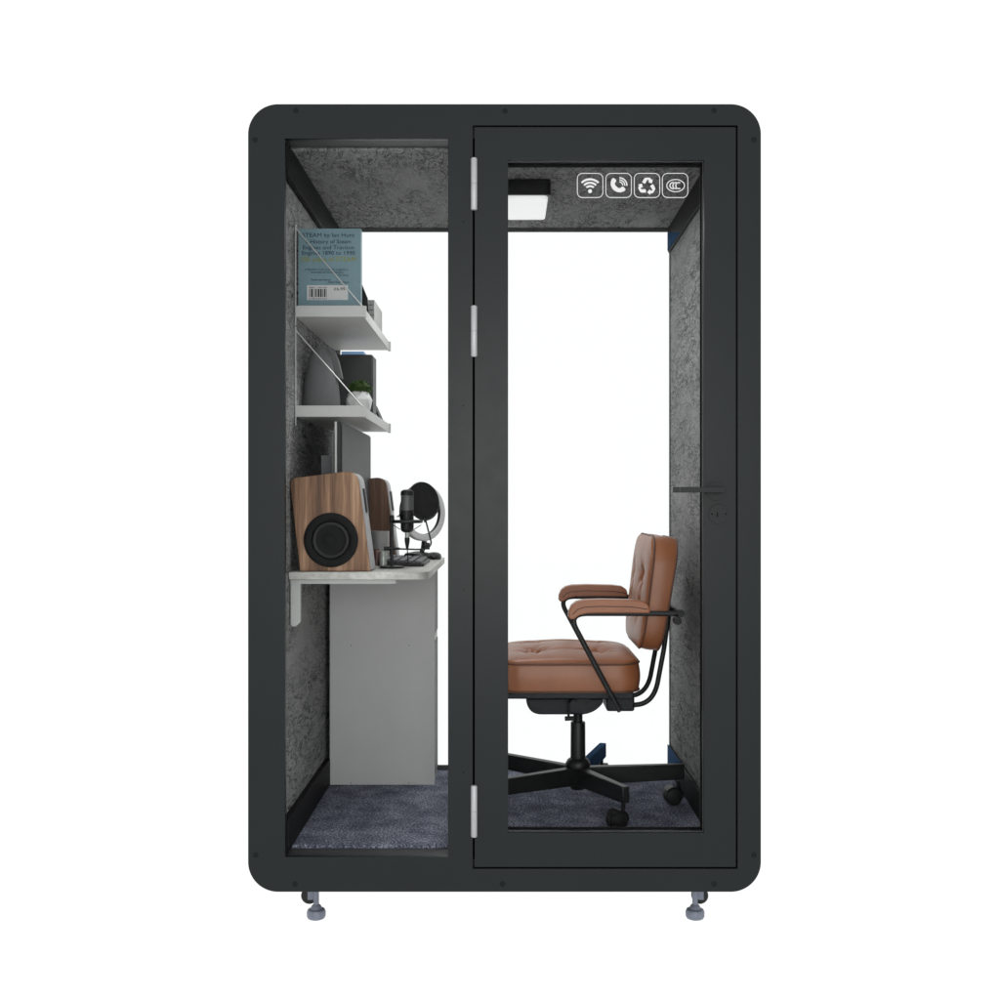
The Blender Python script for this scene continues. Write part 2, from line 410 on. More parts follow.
# icons on the glass
YI = .0268
def ipos(px, py): return X(px, YI), Z(py, YI)
def ring_sector(c, r0, r1, a0, a1, n=16, sx=1, sz=1):
    o = [(c[0]+r1*sx*math.cos(R(a0+(a1-a0)*k/n)), c[1]+r1*sz*math.sin(R(a0+(a1-a0)*k/n))) for k in range(n+1)]
    i = [(c[0]+r0*sx*math.cos(R(a1+(a0-a1)*k/n)), c[1]+r0*sz*math.sin(R(a1+(a0-a1)*k/n))) for k in range(n+1)]
    return o + i
def circle(c, r, n=24, sx=1, sz=1): return [(c[0]+r*sx*math.cos(2*PI*k/n), c[1]+r*sz*math.sin(2*PI*k/n)) for k in range(n)]
def rim(x0, x1):
    u = .003
    a = rrect(X(x0, YI), X(x1, YI), Z(197.9, YI), Z(173, YI), 5.6*u, 8)
    return [a, rrect(X(x0, YI)+.7*u, X(x1, YI)-.7*u, Z(197.9, YI)+.7*u, Z(173, YI)-.7*u, 4.7*u, 8)]
u = .003 * (D + YI) / D
boxes = [(577, 603.2), (605.5, 631.7), (633.9, 660.1), (662, 688.2)]
marks = []
# wireless mark
c = ipos(590.1, 191.2)
m1 = [[circle(c, 2.0*u)]] + [[ring_sector(c, r0*u, r1*u, 45, 135)] for r0, r1 in ((4.1, 6.0), (7.5, 9.4), (10.9, 12.9))]
marks.append(('wireless_icon', m1))
# handset with sound waves
c = ipos(618.6, 185.6)
def rot(pts, a, c): ca, sa = math.cos(R(a)), math.sin(R(a)); return [(c[0]+x*ca-y*sa, c[1]+x*sa+y*ca) for x, y in pts]
hs = []
for k in range(13): t = 200 + 140*k/12; hs.append((8.6*math.cos(R(t)), 6.3+ 9.6*math.sin(R(t))))
outer = hs
inner = [(4.4*math.cos(R(340-140*k/12)), 5.2 + 4.6*math.sin(R(340-140*k/12))) for k in range(13)]
hand = [(-9.4, 4.3), (-9.3, 2.1)] + [(8.9*math.cos(R(t)), 3.2+7.4*math.sin(R(t))) for t in range(195, 350, 10)] + [(9.3, 2.1), (9.4, 4.3), (8.5, 5.4), (5.2, 5.4), (4.3, 4.4), (4.0, 1.9), (2.2, .6), (-2.2, .6), (-4.0, 1.9), (-4.3, 4.4), (-5.2, 5.4), (-8.5, 5.4)]
hand = [(x*.92*u, (y-1.2)*.92*u) for x, y in hand]
m2 = [[rot(hand, -43, (c[0]-1.6*u, c[1]-.6*u))]]
cw = (c[0]+.6*u, c[1]+.2*u)
m2 += [[ring_sector(cw, r0*u, r1*u, -2, 88)] for r0, r1 in ((3.0, 4.0), (5.0, 6.1), (7.1, 8.3))]
marks.append(('phone_icon', m2))
# recycling arrows
c = ipos(647.0, 186.3)
m3 = []
for a in (0, 120, 240):      # three bent arrows chasing each other round a triangle
    arrow = [(-4.9, 4.1), (-2.7, 7.9), (-1.6, 8.6), (2.5, 8.6), (3.4, 8.1), (4.5, 6.4), (5.9, 7.2), (4.9, 3.0), (.9, 4.2), (2.2, 5.0), (1.3, 6.5), (.2, 6.4), (-1.9, 2.5)]
    m3.append([rot([(x*u, y*u) for x, y in arrow], a, c)])
marks.append(('recycling_icon', m3))
# oval mark with three c shapes
c = ipos(675.6, 185.6)
m4 = [[circle(c, 9.3*u, 40, 1, .70), circle(c, 8.4*u, 40, 1, .68)]]
for dx in (-2.6, .3, 3.2):
    m4.append([ring_sector((c[0]+(dx)*u, c[1]), 2.5*u, 3.6*u, 62, 298, 18)])
marks.append(('oval_mark', m4))
for (x0, x1), (nm, shapes) in zip(boxes, marks):
    mb = MB(); plate(mb, rim(x0, x1), YI-.0004, YI+.0009)
    for sh in shapes: plate(mb, sh, YI-.0004, YI+.0009)
    mb.obj(nm, ICON, door, smooth=False)
# lever handle and lock
mb = MB(); mb.lathe([(0, 0), (.029, 0), (.029, .0018), (.028, .0024), (0, .0024)], (X(716, 0), .0008, Z(491, 0)), 'y', 40)
mb.obj('handle_rose', PAINT, door, ang=15)
mb = MB(); y = -.045
mb.tube([(X(718.5, 0), .000, Z(489.8, 0)), (X(718.5, 0), -.03, Z(489.8, 0)), (X(718.5, 0), -.046, Z(489.8, 0))], .009, 14)
mb.prism_y(rrect(X(672.5, y), X(725, y), Z(492.6, y), Z(487.0, y), .003, 4), y-.006, y+.007)
mb.obj('handle', PAINT, door, .0012)
mb = MB(); mb.box(X(679.2, y), X(679.9, y), y-.0068, y-.0059, Z(492.5, y), Z(487.1, y)); mb.obj('handle_groove', HEADER, door, smooth=False)
c = (X(718.5, 0), .0008, Z(514, 0))
mb = MB(); mb.lathe([(0, 0), (.030, 0), (.030, .0018), (.029, .0024), (0, .0024)], c, 'y', 40); mb.obj('lock_plate', PAINT, door, ang=15)
mb = MB()
for px in (712, 726):
    mb = MB(); mb.lathe([(0, 0), (.0022, 0), (.0022, .001), (0, .001)], (X(px, 0), -.0018, Z(514, 0)), 'y', 12); mb.obj('lock_screw', GAPM, door, smooth=False)
mb = MB()
mb.box(X(716.9, 0), X(717.7, 0), -.0027, -.0017, Z(512.5, 0), Z(517, 0))
mb.obj('keyhole', GAPM, door, smooth=False)
# hinges
for z0, z1 in ((210.5, 158.5), (357, 306), (836.5, 785)):
    mb = MB(); cx = X(474.1, 0); r = 3.35*.003; zm = (Z(z0, 0)+Z(z1, 0))/2; a, b = Z(z0, 0), Z(z1, 0)
    mb.lathe([(0, a), (r*.8, a), (r, a+.003), (r, zm-.0012), (r*.9, zm-.0006), (r*.9, zm+.0006), (r, zm+.0012), (r, b-.003), (r*.8, b), (0, b)], (cx, -.004, 0), 'z', 24)
    mb.obj('hinge', STEEL, booth)
# frame screws
for px, py in ((296, 110.5), (505, 111), (714, 110.5), (255, 139.8), (754, 139.8), (295, 884), (502.5, 884), (714, 884), (255.7, 855), (754, 855)):
    mb = MB(); mb.lathe([(0, 0), (.0085, 0), (.0085, .0006), (.006, .0012), (0, .0016)], (X(px, 0), .0004, Z(py, 0)), 'y', 20)
    mb.obj('screw', SCREWM, booth)
for py in (222, 406, 590, 773):
    mb = MB(); mb.lathe([(0, 0), (.0018, 0), (.0018, .0006), (0, .0006)], (X(463.3, 0), .0003, Z(py, 0)), 'y', 12); mb.obj('pin_hole', GAPM, booth)
# levelling feet and casters
for px in (316.3, 695):
    for yy in (.11, 1.0):
        cx = X(px, .11) ; zb = -1.288
        mb = MB()
        mb.lathe([(0, zb+.0005), (.018, zb+.0005), (.026, zb+.004), (.029, zb+.010), (.029, zb+.024), (.026, zb+.030), (.018, zb+.034), (.0145, zb+.041), (.0085, zb+.047), (.0085, H0+.03), (0, H0+.03)], (cx, yy, 0), 'z', 28)
        mb.obj('levelling_foot', FOOTM, booth)
        cc = cx + (-.020 if px < 500 else .014)
        w = MB(); w.lathe([(0, -.010), (.023, -.010), (.026, -.006), (.026, .006), (.023, .010), (0, .010)], (cc + (-.004 if px < 500 else .004), yy+.02, -1.221), 'y', 28)
        wo = w.obj('caster', CASTER, booth)
        h = MB(); h.box(cx-.018*(1 if px < 500 else -1)-.010, cx-.018*(1 if px < 500 else -1)+.010, yy+.004, yy+.0065, -1.231, H0+.004); h.obj('caster_plate', FOOTM, wo, .003)

# ------------------------------------------------------------------ ceiling light
lamp = thing('ceiling_light', 'flat square ceiling light with black housing and glowing white diffuser', 'ceiling light', (0, .545, ZT))
lx0, lx1 = -.159, X(551, .40)
mb = MB(); mb.prism_z(rrect(lx0, lx1, .40, .69, .018, 6), 1.0345, ZT-.0005); mb.obj('housing', BLACKP, lamp, .0015)
mb = MB(); mb.prism_z(rrect(lx0+.010, lx1-.010, .404, .686, .016, 6), 1.020, 1.034); mb.obj('diffuser', LAMPW, lamp, .004)

# ------------------------------------------------------------------ shelves
def shelf(z, zr, label):
    y0, y1, xr = .227, 1.04, -.450
    t = thing('wall_shelf', label, 'shelf', (XL, .63, z), 'white wall shelves above the desk')
    mb = MB(); mb.box(XL+.001, xr-.004, y0+.003, y1-.003, z, z+.012); mb.obj('shelf_board', WHITE, t, .001)
    mb = MB(); mb.box(XL+.001, xr-.0005, y0, y0+.0028, z-.002, z+.034); mb.obj('front_edge', WHITE2, t, .001)
    mb = MB(); mb.box(xr-.0038, xr, y0+.003, y1, z-.002, z+.030); mb.obj('side_lip', WHITE2, t, .001)
    mb = MB(); mb.box(xr-.005, xr+.005, y1-.02, y1+.001, z-.004, z+.032); mb.obj('end_clip', WHITE2, t, .001)
    mb = MB(); mb.box(xr-.002, xr+.007, y0-.001, y0+.012, z-.003, z+.033); mb.obj('end_clip', WHITE2, t, .001)
    mb = MB(); mb.tube([(XL+.004, y0-.002, zr), (XL+.004, y0-.002, z-.03)], .0021, 8); mb.tube([(XL+.004, y0-.002, zr-.01), (xr-.006, y0-.002, z+.032)], .0019, 8); mb.obj('wire_brace', WIRE, t)
    return t
YS = .227
Z1, Z2 = .598, .278
shelf(Z1, Z(225, YS), 'white metal wall shelf holding a blue book, upper of the two')
shelf(Z2, Z(327, YS), 'white metal wall shelf holding a grey vase and plant, lower of the two')
S1, S2 = Z1+.0125, Z2+.0125

# blue book
y = .26
bk = thing('book', 'light blue book standing upright with printed back cover and barcode', 'book', (-.56, .275, S1))
bx0, bx1 = X(298.4, y), X(360.8, y); bz1 = Z(228.5, y); bz0 = S1
mb = MB(); mb.box(bx0, bx1, y, y+.0025, bz0, bz1); mb.obj('cover', BOOKB, bk, .0006)
mb = MB(); mb.box(bx0, bx1, y+.0305, y+.033, bz0, bz1); mb.obj('cover', BOOKB, bk, .0006)
mb = MB(); mb.box(bx1-.0025, bx1, y+.0027, y+.0303, bz0, bz1); mb.obj('spine', BOOKB, bk, .0006)
mb = MB(); mb.box(bx0+.004, bx1-.003, y+.0027, y+.0303, bz0+.003, bz1-.004); mb.obj('pages', PAPER, bk)
u = .003*(D+y)/D
def bt(px, py): return lambda a, b, c: Vector((X(px, y)+a, y-.0005-c, Z(py, y)+b))
mb = MB()
for s_, py, w in (('STEAM by Ian Hunt', 237, 52), ('a History of Steam', 243.5, 45), ('Engines and Traction', 249.3, 51), ('Engines 1890 to 1990', 254.8, 53)):
    mb = MB(); text(mb, s_, 5.6*u, bt(328.5, py), width=w*u, bold=0); mb.obj('printed_text', INK, bk, smooth=False)
for s_, py, px, w in (('A fantastic look at steam engines, a', 270.3, 326.5, 43), ('remarkable and fascinating story', 273.0, 327, 33), ('The Times', 276.0, 343, 10.5), ('The best steam book ever', 280.6, 321, 20), ('New Rail News', 283.0, 338.5, 21)):
    mb = MB(); text(mb, s_, 2.6*u, bt(px, py), width=w*u, bold=0); mb.obj('printed_text', INK, bk, smooth=False)
mb = MB(); text(mb, '100 years of STEAM', 6.4*u, bt(328, 261.4), width=55*u, bold=0); mb.obj('printed_title', OLIVE, bk, smooth=False)
mb = MB(); mb.box(X(307, y), X(348, y), y-.0006, y-.0001, Z(300, y), Z(285.3, y)); lb = mb.obj('barcode_label', LABELW, bk, smooth=False)
mb = MB(); px = 309.2
random.seed(3)
while px < 326.6:
    w = random.choice((.35, .5, .9, 1.3)); mb.box(X(px, y), X(min(px+w, 327), y), y-.0011, y-.0008, Z(297, y), Z(289, y)); px += w + random.choice((.4, .5, .8))
mb.obj('barcode', INKB, lb, smooth=False)
mb = MB(); text(mb, 'ISBN 1 234 567', 2.1*u, lambda a, b, c: Vector((X(318, y)+a, y-.0011-c, Z(288.3, y)+b)), width=18*u)
mb.obj('printed_number', INKB, lb, smooth=False)
mb = MB(); text(mb, '9 781234 567', 2.0*u, lambda a, b, c: Vector((X(318, y)+a, y-.0011-c, Z(299.4, y)+b)), width=18*u)
mb.obj('printed_number', INKB, lb, smooth=False)
mb = MB(); text(mb, '\u00a36.95', 4.0*u, lambda a, b, c: Vector((X(339.5, y)+a, y-.0011-c, Z(290.3, y)+b)), width=11*u)
mb.obj('price', INKB, lb, smooth=False)
# black book leaning behind
y = .40
mb = MB(); mb.prism_y([(X(340, y), S1+.0005), (X(369.5, y), S1+.0005), (X(367.4, y), Z(298, y)), (X(354.5, y), Z(266, y)), (X(340, y), Z(266, y))], y, y+.02)
tag(mb.obj('bookend', BLACKP, None, .001), 'black slanted bookend mostly hidden behind the blue book', 'bookend')
# box of ribbed paper at the back of the upper shelf
y0, y1 = .60, .86
bx = X(374.2, y0)
WHITEB = plain('off_white_card', (.33, .33, .325), .7, 0, .1, .08, 40)
t = thing('storage_box', 'small white storage box with ribbed front at the back of the upper shelf', 'box', (bx-.06, .73, S1))
h = Z(299.5, y0) - S1
mb = MB(); mb.box(bx-.13, bx, y0+.006, y1, S1, S1+h); mb.obj('box_body', WHITEB, t, .0015)
mb = MB()
for k in range(6): zz = S1 + .001 + k*h/6; mb.box(bx-.13, bx, y0, y0+.0065, zz, zz+h/6*.72)
mb.obj('ribbed_front', WHITEB, t)

# ---- things on the lower shelf
# vase
y = .33
vc = X(321.2, y+.06)
prof = [(0, 404.5), (.052, 404.5), (.058, 402), (.0605, 396), (.0600, 388), (.056, 374), (.050, 362), (.043, 350), (.036, 341), (.030, 338), (.027, 336)]
zs = lambda py: S2 + .0005 + (404.5 - py) * .0033
v = thing('vase', 'matt grey ceramic jug vase at the front of the lower shelf', 'vase', (vc, y, S2))
mb = MB(); mb.lathe([(r*1.04, zs(p)) if r else (0, zs(p)) for r, p in prof] + [(.022, zs(337)), (.030, zs(352)), (0, zs(380))], (vc, y+.06, 0), 'z', 56)
mb.obj('vase_body', VASEM, v)
mb = MB(); y2 = y+.06
hp = [(X(326, y2), Z(346, y2)), (X(334, y2), Z(349, y2)), (X(339, y2), Z(361, y2)), (X(343.3, y2), Z(379.5, y2)), (X(337.5, y2), Z(379.5, y2)), (X(333, y2), Z(366, y2)), (X(326, y2), Z(356, y2))]
mb.prism_y(hp, y2-.016, y2+.016); mb.obj('vase_handle', VASEM, v, .004, 3)
# potted plant
y = .50; pc = X(358.8, y)
pl = thing('potted_plant', 'round green box plant in a white faceted pot on the lower shelf', 'potted plant', (pc, y, S2))
mb = MB()
lev = [(S2+.0005, .026, 0), (S2+.026, .041, .5), (S2+.064, .0475, 0), (S2+.091, .034, .5)]
rings = []
for zz, r, o in lev: rings.append([mb.bm.verts.new((pc + r*math.cos(2*PI*(k+o)/7+.25), y + r*math.sin(2*PI*(k+o)/7+.25), zz)) for k in range(7)])
for (a, b), (la, lb_) in zip(zip(rings, rings[1:]), zip(lev, lev[1:])):
    for k in range(7):
        if la[2] == 0:
            mb.bm.faces.new((a[k], a[(k+1) % 7], b[k])); mb.bm.faces.new((a[(k+1) % 7], b[(k+1) % 7], b[k]))
        else:
            mb.bm.faces.new((a[k], a[(k+1) % 7], b[(k+1) % 7])); mb.bm.faces.new((a[k], b[(k+1) % 7], b[k]))
mb.bm.faces.new(rings[0][::-1]); mb.bm.faces.new(rings[-1])
mb.obj('pot', POTM, pl, smooth=False)
mb = MB(); fc = Vector((pc+.004, y, S2+.103)); random.seed(11)
for k in range(1500):
    th = random.uniform(0, 2*PI); cz = random.uniform(-.55, 1); rr = random.uniform(.55, 1.0)**.6
    d = Vector((math.sqrt(1-cz*cz)*math.cos(th), math.sqrt(1-cz*cz)*math.sin(th), cz))
    lump = 1 + .10*math.sin(7*th+3*cz) + .08*math.sin(11*cz+2*th)
    p = fc + Vector((d.x*.039, d.y*.039, d.z*.030)) * rr * lump
    s_ = random.uniform(.0025, .0052); nrm = (d + Vector([random.uniform(-.7, .7) for _ in range(3)])).normalized()
    a = nrm.orthogonal().normalized(); a = Matrix.Rotation(random.uniform(0, 6.3), 3, nrm) @ a; b = nrm.cross(a)
    mb.add([p-a*s_, p-b*s_*.5+nrm*s_*.2, p+a*s_, p+b*s_*.5+nrm*s_*.2], [(0, 1, 2, 3)])
mb.obj('foliage', LEAF, pl, smooth=False, recalc=False)
# dark box file
y0 = .70
bt_ = thing('box_file', 'dark grey upright box file behind the potted plant', 'box file', (-.55, .75, S2))
bf1, bfz = X(372, y0), Z(354.5, y0)
mb = MB(); mb.box(X(336, y0), bf1, y0, y0+.115, S2+.0005, bfz); mb.obj('file_body', DARKG, bt_, .003)
mb = MB(); mb.box(bf1+.0005, bf1+.003, y0+.004, y0+.111, S2+.004, bfz-.004); mb.obj('file_spine', HEADER, bt_, .001)
mb = MB(); mb.box(X(341, y0), X(363.5, y0), y0+.01, y0+.10, bfz+.0006, bfz+.0125)
tag(mb.obj('slab', BLUEP, None, .001), 'thin sky blue notebook lying on top of the dark box file', 'slab')  # slab added where a sliver of blue shows under the upper shelf
# small leaning photo frame
y = .86
pf = thing('photo_frame', 'small grey photo frame with dark edge leaning at the far end of the lower shelf', 'photo frame', (-.47, .86, S2))
Mf = Matrix.Translation((-.461, .88, S2+.0025)) @ Matrix.Rotation(R(-24), 4, 'Y')
def fb(mb, *a):
    k = len(mb.bm.verts); mb.box(*a); mb.bm.verts.ensure_lookup_table()
    for v_ in mb.bm.verts[k:]: v_.co = Mf @ v_.co
mb = MB(); fb(mb, .000, .006, -.06, .06, 0, .085); mb.obj('frame', BLACKP, pf, .001)
mb = MB(); fb(mb, .0062, .0075, -.053, .053, .007, .078); mb.obj('picture', SCREENM, pf)

# ------------------------------------------------------------------ desk
DZ = -.214
dk = thing('desk', 'whitewashed wall desk with rounded corner on white bracket', 'desk', (-.45, .6, ZF))
xr = -.236; y0, y1 = .115, 1.066
out = [(XL+.002, y0), (xr-.05, y0)] + [(p[0], p[1]) for p in arc((xr-.045, y0, 0), (xr-.018, y0+.002, 0), (xr-.004, y0+.03, 0), 8)] + [(xr, y0+.055), (xr, y1), (XL+.002, y1)]
mb = MB(); mb.prism_z(out, DZ-.024, DZ); mb.obj('desk_top', DESKM, dk, .002)
mb = MB()
for yy in (.14,):
    mb = MB(); mb.box(XL+.001, X(396, .14), yy, yy+.018, DZ-.039, DZ-.0242)
    mb.prism_y([(XL+.003, DZ-.0242-.0), (XL+.003, -.38), (XL+.008, -.386), (XL+.020, -.386), (XL+.034, -.372), (XL+.034, DZ-.0392), (XL+.034, DZ-.0242)], yy-.001, yy+.019)
    mb.obj('bracket', WHITE2, dk, .002)
# cabinet
y0 = .84
cb = thing('storage_cabinet', 'light grey cabinet with drawer and door under the desk', 'cabinet', (-.46, .95, ZF))
cx0, cx1 = XL+.028, -.262
ctop = DZ-.0245
mb = MB(); mb.box(X(329.7, y0), cx1-.022, y0, y1-.01, ZF+.0005, ctop); mb.obj('cabinet_body', CABM, cb, .001)
mb = MB(); mb.box(cx1-.0215, cx1, y0+.001, y1-.012, Z(635, y0), ctop-.003); mb.obj('drawer_front', CABDARK, cb, .0015)
mb = MB(); mb.box(cx1-.0215, cx1, y0+.001, y1-.012, Z(780, y0), Z(643, y0)); mb.obj('cabinet_door', CABDARK, cb, .0015)
mb = MB(); mb.box(cx1-.0214, cx1-.002, y0+.002, y1-.014, Z(642.5, y0), Z(635.5, y0)); mb.obj('grip_rail', WHITE2, cb, .001)
mb = MB(); mb.box(cx1-.0214, cx1-.002, y0+.002, y1-.014, Z(784.5, y0), Z(780.5, y0)); mb.obj('grip_rail', WHITE2, cb, .001)
mb = MB(); mb.box(cx1-.0235, cx1+.001, y0-.0015, y0+.0005, ZF+.001, ctop-.001); mb.obj('side_edge', CABM, cb)
for px in (351, 409):
    for py in (645.5, 783): mb = MB(); mb.lathe([(0, 0), (.002, 0), (.002, .0006), (0, .0006)], (X(px, y0), y0-.0002, Z(py, y0)), 'y', 10); mb.obj('fixing_hole', BLACKP, cb)

# ------------------------------------------------------------------ loudspeakers
y = .14
sp = thing('loudspeaker', 'walnut slanted loudspeaker with black woofer at the near end of the desk', 'loudspeaker', (-.53, y+.06, DZ), 'walnut loudspeakers on the desk')
TL, TR, BR_, BL = (X(289.3, y), Z(478.5, y)), (X(357, y), Z(470.2, y)), (X(370.3, y), DZ+.001), (X(300, y), DZ+.001)
def lerp(a, b, t): return (a[0]+(b[0]-a[0])*t, a[1]+(b[1]-a[1])*t)
def corner(a, b, c, r0, r1, n=8):
    p0, p1 = lerp(b, a, r0), lerp(b, c, r1)
    return [(p[0], p[1]) for p in arc((p0[0], p0[1], 0), (b[0], b[1], 0), (p1[0], p1[1], 0), n)]
out = [BL] + corner(BL, TL, TR, .07, .10) + corner(TL, TR, BR_, .20, .12) + [BR_]
mb = MB(); mb.prism_y(out, y, y+.020); spf = mb.obj('front_panel', WOOD, sp, .002)
cen = ((BL[0]+TR[0]+BR_[0]+TL[0])/4, (BL[1]+TR[1])/2)
mb = MB(); mb.prism_y([(cen[0]+(p[0]-cen[0])*.985+.006, cen[1]+(p[1]-cen[1])*.985-(.0022 if 0 else 0)) for p in out], y+.0202, y+.115)
ob = mb.obj('speaker_body', SPKSIDE, sp, .003)
for vv in ob.data.vertices:
    if vv.co.z < .003: vv.co.z = .0008
wc = (X(331, y), Z(540, y)); wr = 27.2*.003*(D+y)/D
mb = MB(); mb.lathe([(0, 0), (wr, 0), (wr, .004), (wr*.97, .0055), (wr*.74, .0045), (wr*.70, .002), (0, .002)], (wc[0], y-.0005, wc[1]), 'y', 64); wf = mb.obj('woofer', CONE, sp)
mb = MB(); mb.lathe([(wr*.70, .0015), (wr*.66, .0065), (wr*.60, .0075), (wr*.54, .0055), (wr*.52, .002), (wr*.62, .0012)], (wc[0], y-.002, wc[1]), 'y', 64); mb.obj('surround', RUBB, wf)
mb = MB(); mb.lathe([(0, .0052), (wr*.13, .005), (wr*.22, .0035), (wr*.25, .0022), (wr*.40, .0032), (wr*.535, .0045), (wr*.535, .0012), (0, .001)], (wc[0]-.002, y-.002, wc[1]), 'y', 64); mb.obj('cone', CONE, wf)
# dark port on the grey side
def side_x(t): a = lerp(TR, BR_, t); return a
mb = MB(); a, b = side_x(.18), side_x(.42)
dx = .0075 
mb.prism_y([(a[0]+dx-.004, a[1]), (a[0]+dx+.0022, a[1]), (b[0]+dx+.0022, b[1]), (b[0]+dx-.004, b[1])], y+.045, y+.085); mb.obj('side_port', BLACKP, sp, .001)
c2 = copy_tree(sp); c2.location.y += .84; c2['label'] = 'dark walnut loudspeaker partly hidden behind the mug and microphone'
for ch in list(c2.children):
    if ch.name.startswith('woofer'):
        for g in list(ch.children): bpy.data.objects.remove(g)
        bpy.data.objects.remove(ch); continue
    if ch.name.startswith('front_panel'): ch.data = ch.data.copy(); ch.data.materials[0] = WOODB

# ------------------------------------------------------------------ monitor
xm = -.522
mo = thing('monitor', 'dark wide monitor seen edge on, facing the chair', 'monitor', (xm-.06, .63, DZ))
ym0, ym1, zm0, zm1 = .24, 1.03, -.135, .262
mb = MB(); mb.box(xm-.003, xm, ym0+.006, ym1-.006, zm0+.008, zm1-.006); mb.obj('screen', SCREENM, mo, .0008)
mb = MB(); mb.box(xm-.016, xm-.0032, ym0+.0015, ym1, zm0, zm1); mb.obj('bezel', BLACKP, mo, .0015)
mb = MB(); mb.box(xm-.024, xm-.0162, ym0, ym1, zm0, zm1); mb.obj('back_shell', WHITE2, mo, .0015)
mb = MB(); mb.box(xm-.032, xm-.027, ym0+.002, ym0+.02, -.10, Z(432.5, ym0)); mb.box(xm-.075, xm-.0325, ym0+.05, ym0+.06, -.10, Z(455.5, ym0+.05)); mb.box(xm-.0268, xm-.0245, ym0+.03, ym1-.03, -.1, .2); mb.obj('rear_housing', VASEM, mo, .001)
mb = MB(); mb.box(xm-.09, xm-.0327, .58, .68, DZ+.012, .10); mb.box(xm-.13, xm+.06, .53, .73, DZ+.0005, DZ+.0115); mb.obj('stand', BLACKP, mo, .002)

# ------------------------------------------------------------------ small things on the desk
y = .62
mg = thing('mug', 'plain light grey mug behind the near loudspeaker', 'mug', (X(380, y), y, DZ))
r = 9.3*.003*(D+y)/D; zt = Z(531, y)
mb = MB(); mb.lathe([(0, DZ+.0005), (r*.9, DZ+.0005), (r*.97, DZ+.006), (r, DZ+.02), (r, zt), (r*.93, zt), (r*.93, DZ+.02), (0, DZ+.012)], (X(380, y), y, 0), 'z', 40); mb.obj('mug_body', PINK, mg)
mb = MB(); mb.tube(arc((X(380, y), y+r*.96, zt-.02), (X(380, y), y+r*1.9, zt-.045), (X(380, y), y+r*.96, zt-.085), 10), .005, 10); mb.obj('mug_handle', PINK, mg)
y = .36; r = 3.7*.003*(D+y)/D
mb = MB(); zt = Z(551.5, y)
mb.lathe([(0, DZ+.0005), (r*.96, DZ+.0005), (r, DZ+.003), (r*.97, DZ+.012), (r, DZ+.022), (r, zt-.008), (r*.8, zt-.004), (r*.8, zt), (0, zt)], (X(383.4, y), y, 0), 'z', 28)
tag(mb.obj('tin', TIN), 'small silver tin beside the microphone base', 'tin')
y = .47; r = 4.2*.003*(D+y)/D
mb = MB(); zt = Z(549, y)
mb.lathe([(0, DZ+.0005), (r, DZ+.0005), (r, zt-.01), (r*.75, zt-.005), (r*.75, zt), (0, zt)], (X(376.8, y), y, 0), 'z', 28)
tag(mb.obj('jar', BROWNJ), 'small brown jar between the near loudspeaker and the silver tin', 'jar')

# keyboard (long side along the desk)
kb = thing('keyboard', 'black keyboard with grey keys on the desk', 'keyboard', (-.34, .66, DZ))
kx0, kx1, ky0, ky1 = -.425, -.272, .42, .75
mb = MB(); mb.prism_y([(kx0, DZ+.0005), (kx1, DZ+.0005), (kx1, DZ+.010), (kx0, DZ+.020)], ky0, ky1); mb.obj('case', BLACKP, kb, .002)
for r_ in range(5):
    for c_ in range(14):
        xa = kx0+.010+r_*.0275; ya = ky0+.009+c_*.0226
        zz = DZ + .020 - (xa+.012-kx0)/(kx1-kx0)*.010
        mb = MB(); mb.box(xa, xa+.022, ya, ya+.0185, zz-.001, zz+.007); mb.obj('key', KEYM, kb, .002, 1)
# mouse
y = .92
mb = MB(); cx = X(437, y)
prof = [(0, 0), (.7, 0), (.97, .12), (1, .35), (.88, .7), (.6, .92), (.25, 1), (0, 1)]
mb.lathe([(p*.030, h_*.026) for p, h_ in prof], (0, 0, 0), 'z', 28)
for v_ in mb.bm.verts: v_.co = Vector((v_.co.x + cx-.012, v_.co.y*1.6 + y, v_.co.z + DZ+.0006))
tag(mb.obj('computer_mouse', BLACKP), 'black computer mouse at the right edge of the desk', 'mouse')

# microphone on its desk stand
y = .33; q = .003*(D+y)/D
mx, px_ = X(407.2, y), X(391.8, y)
mi = thing('microphone', 'black studio microphone with grey mesh head on a small desk stand', 'microphone', (px_, y, DZ))
mb = MB(); mb.lathe([(0, DZ+.0005), (12.3*q, DZ+.0005), (12.5*q, DZ+.003), (12*q, DZ+.006), (2.6*q, DZ+.009), (0, DZ+.009)], (px_, y, 0), 'z', 40); mb.obj('stand_base', BLACKM, mi)
mb = MB(); mb.tube([(px_, y, DZ+.008), (px_, y, Z(516, y))], 1.75*q, 16); mb.lathe([(0, Z(523, y)), (2.4*q, Z(523, y)), (2.4*q, Z(516.5, y)), (1.4*q, Z(515, y)), (0, Z(515, y))], (px_, y, 0), 'z', 20); mb.obj('stand_pole', BLACKM, mi)
rm = 6.6*q
mb = MB(); mb.lathe([(0, Z(532.6, y)), (rm*.6, Z(532.3, y)), (rm*.93, Z(530.5, y)), (rm, Z(528, y)), (rm, Z(510.2, y)), (0, Z(510.2, y))], (mx, y, 0), 'z', 36); mb.obj('microphone_body', BLACKP, mi)
mb = MB(); mb.lathe([(0, Z(510.1, y)), (rm*.97, Z(510.1, y)), (rm*.97, Z(495.6, y)), (0, Z(495.6, y))], (mx, y, 0), 'z', 36); mb.obj('mesh_head', MICMESH, mi)
mb = MB(); mb.lathe([(0, Z(495.5, y)), (rm*1.02, Z(495.5, y)), (rm*1.02, Z(493.2, y)), (rm*.9, Z(490.8, y)), (rm*.5, Z(489.6, y)), (0, Z(489.4, y))], (mx, y, 0), 'z', 36); mb.obj('head_cap', BLACKP, mi)
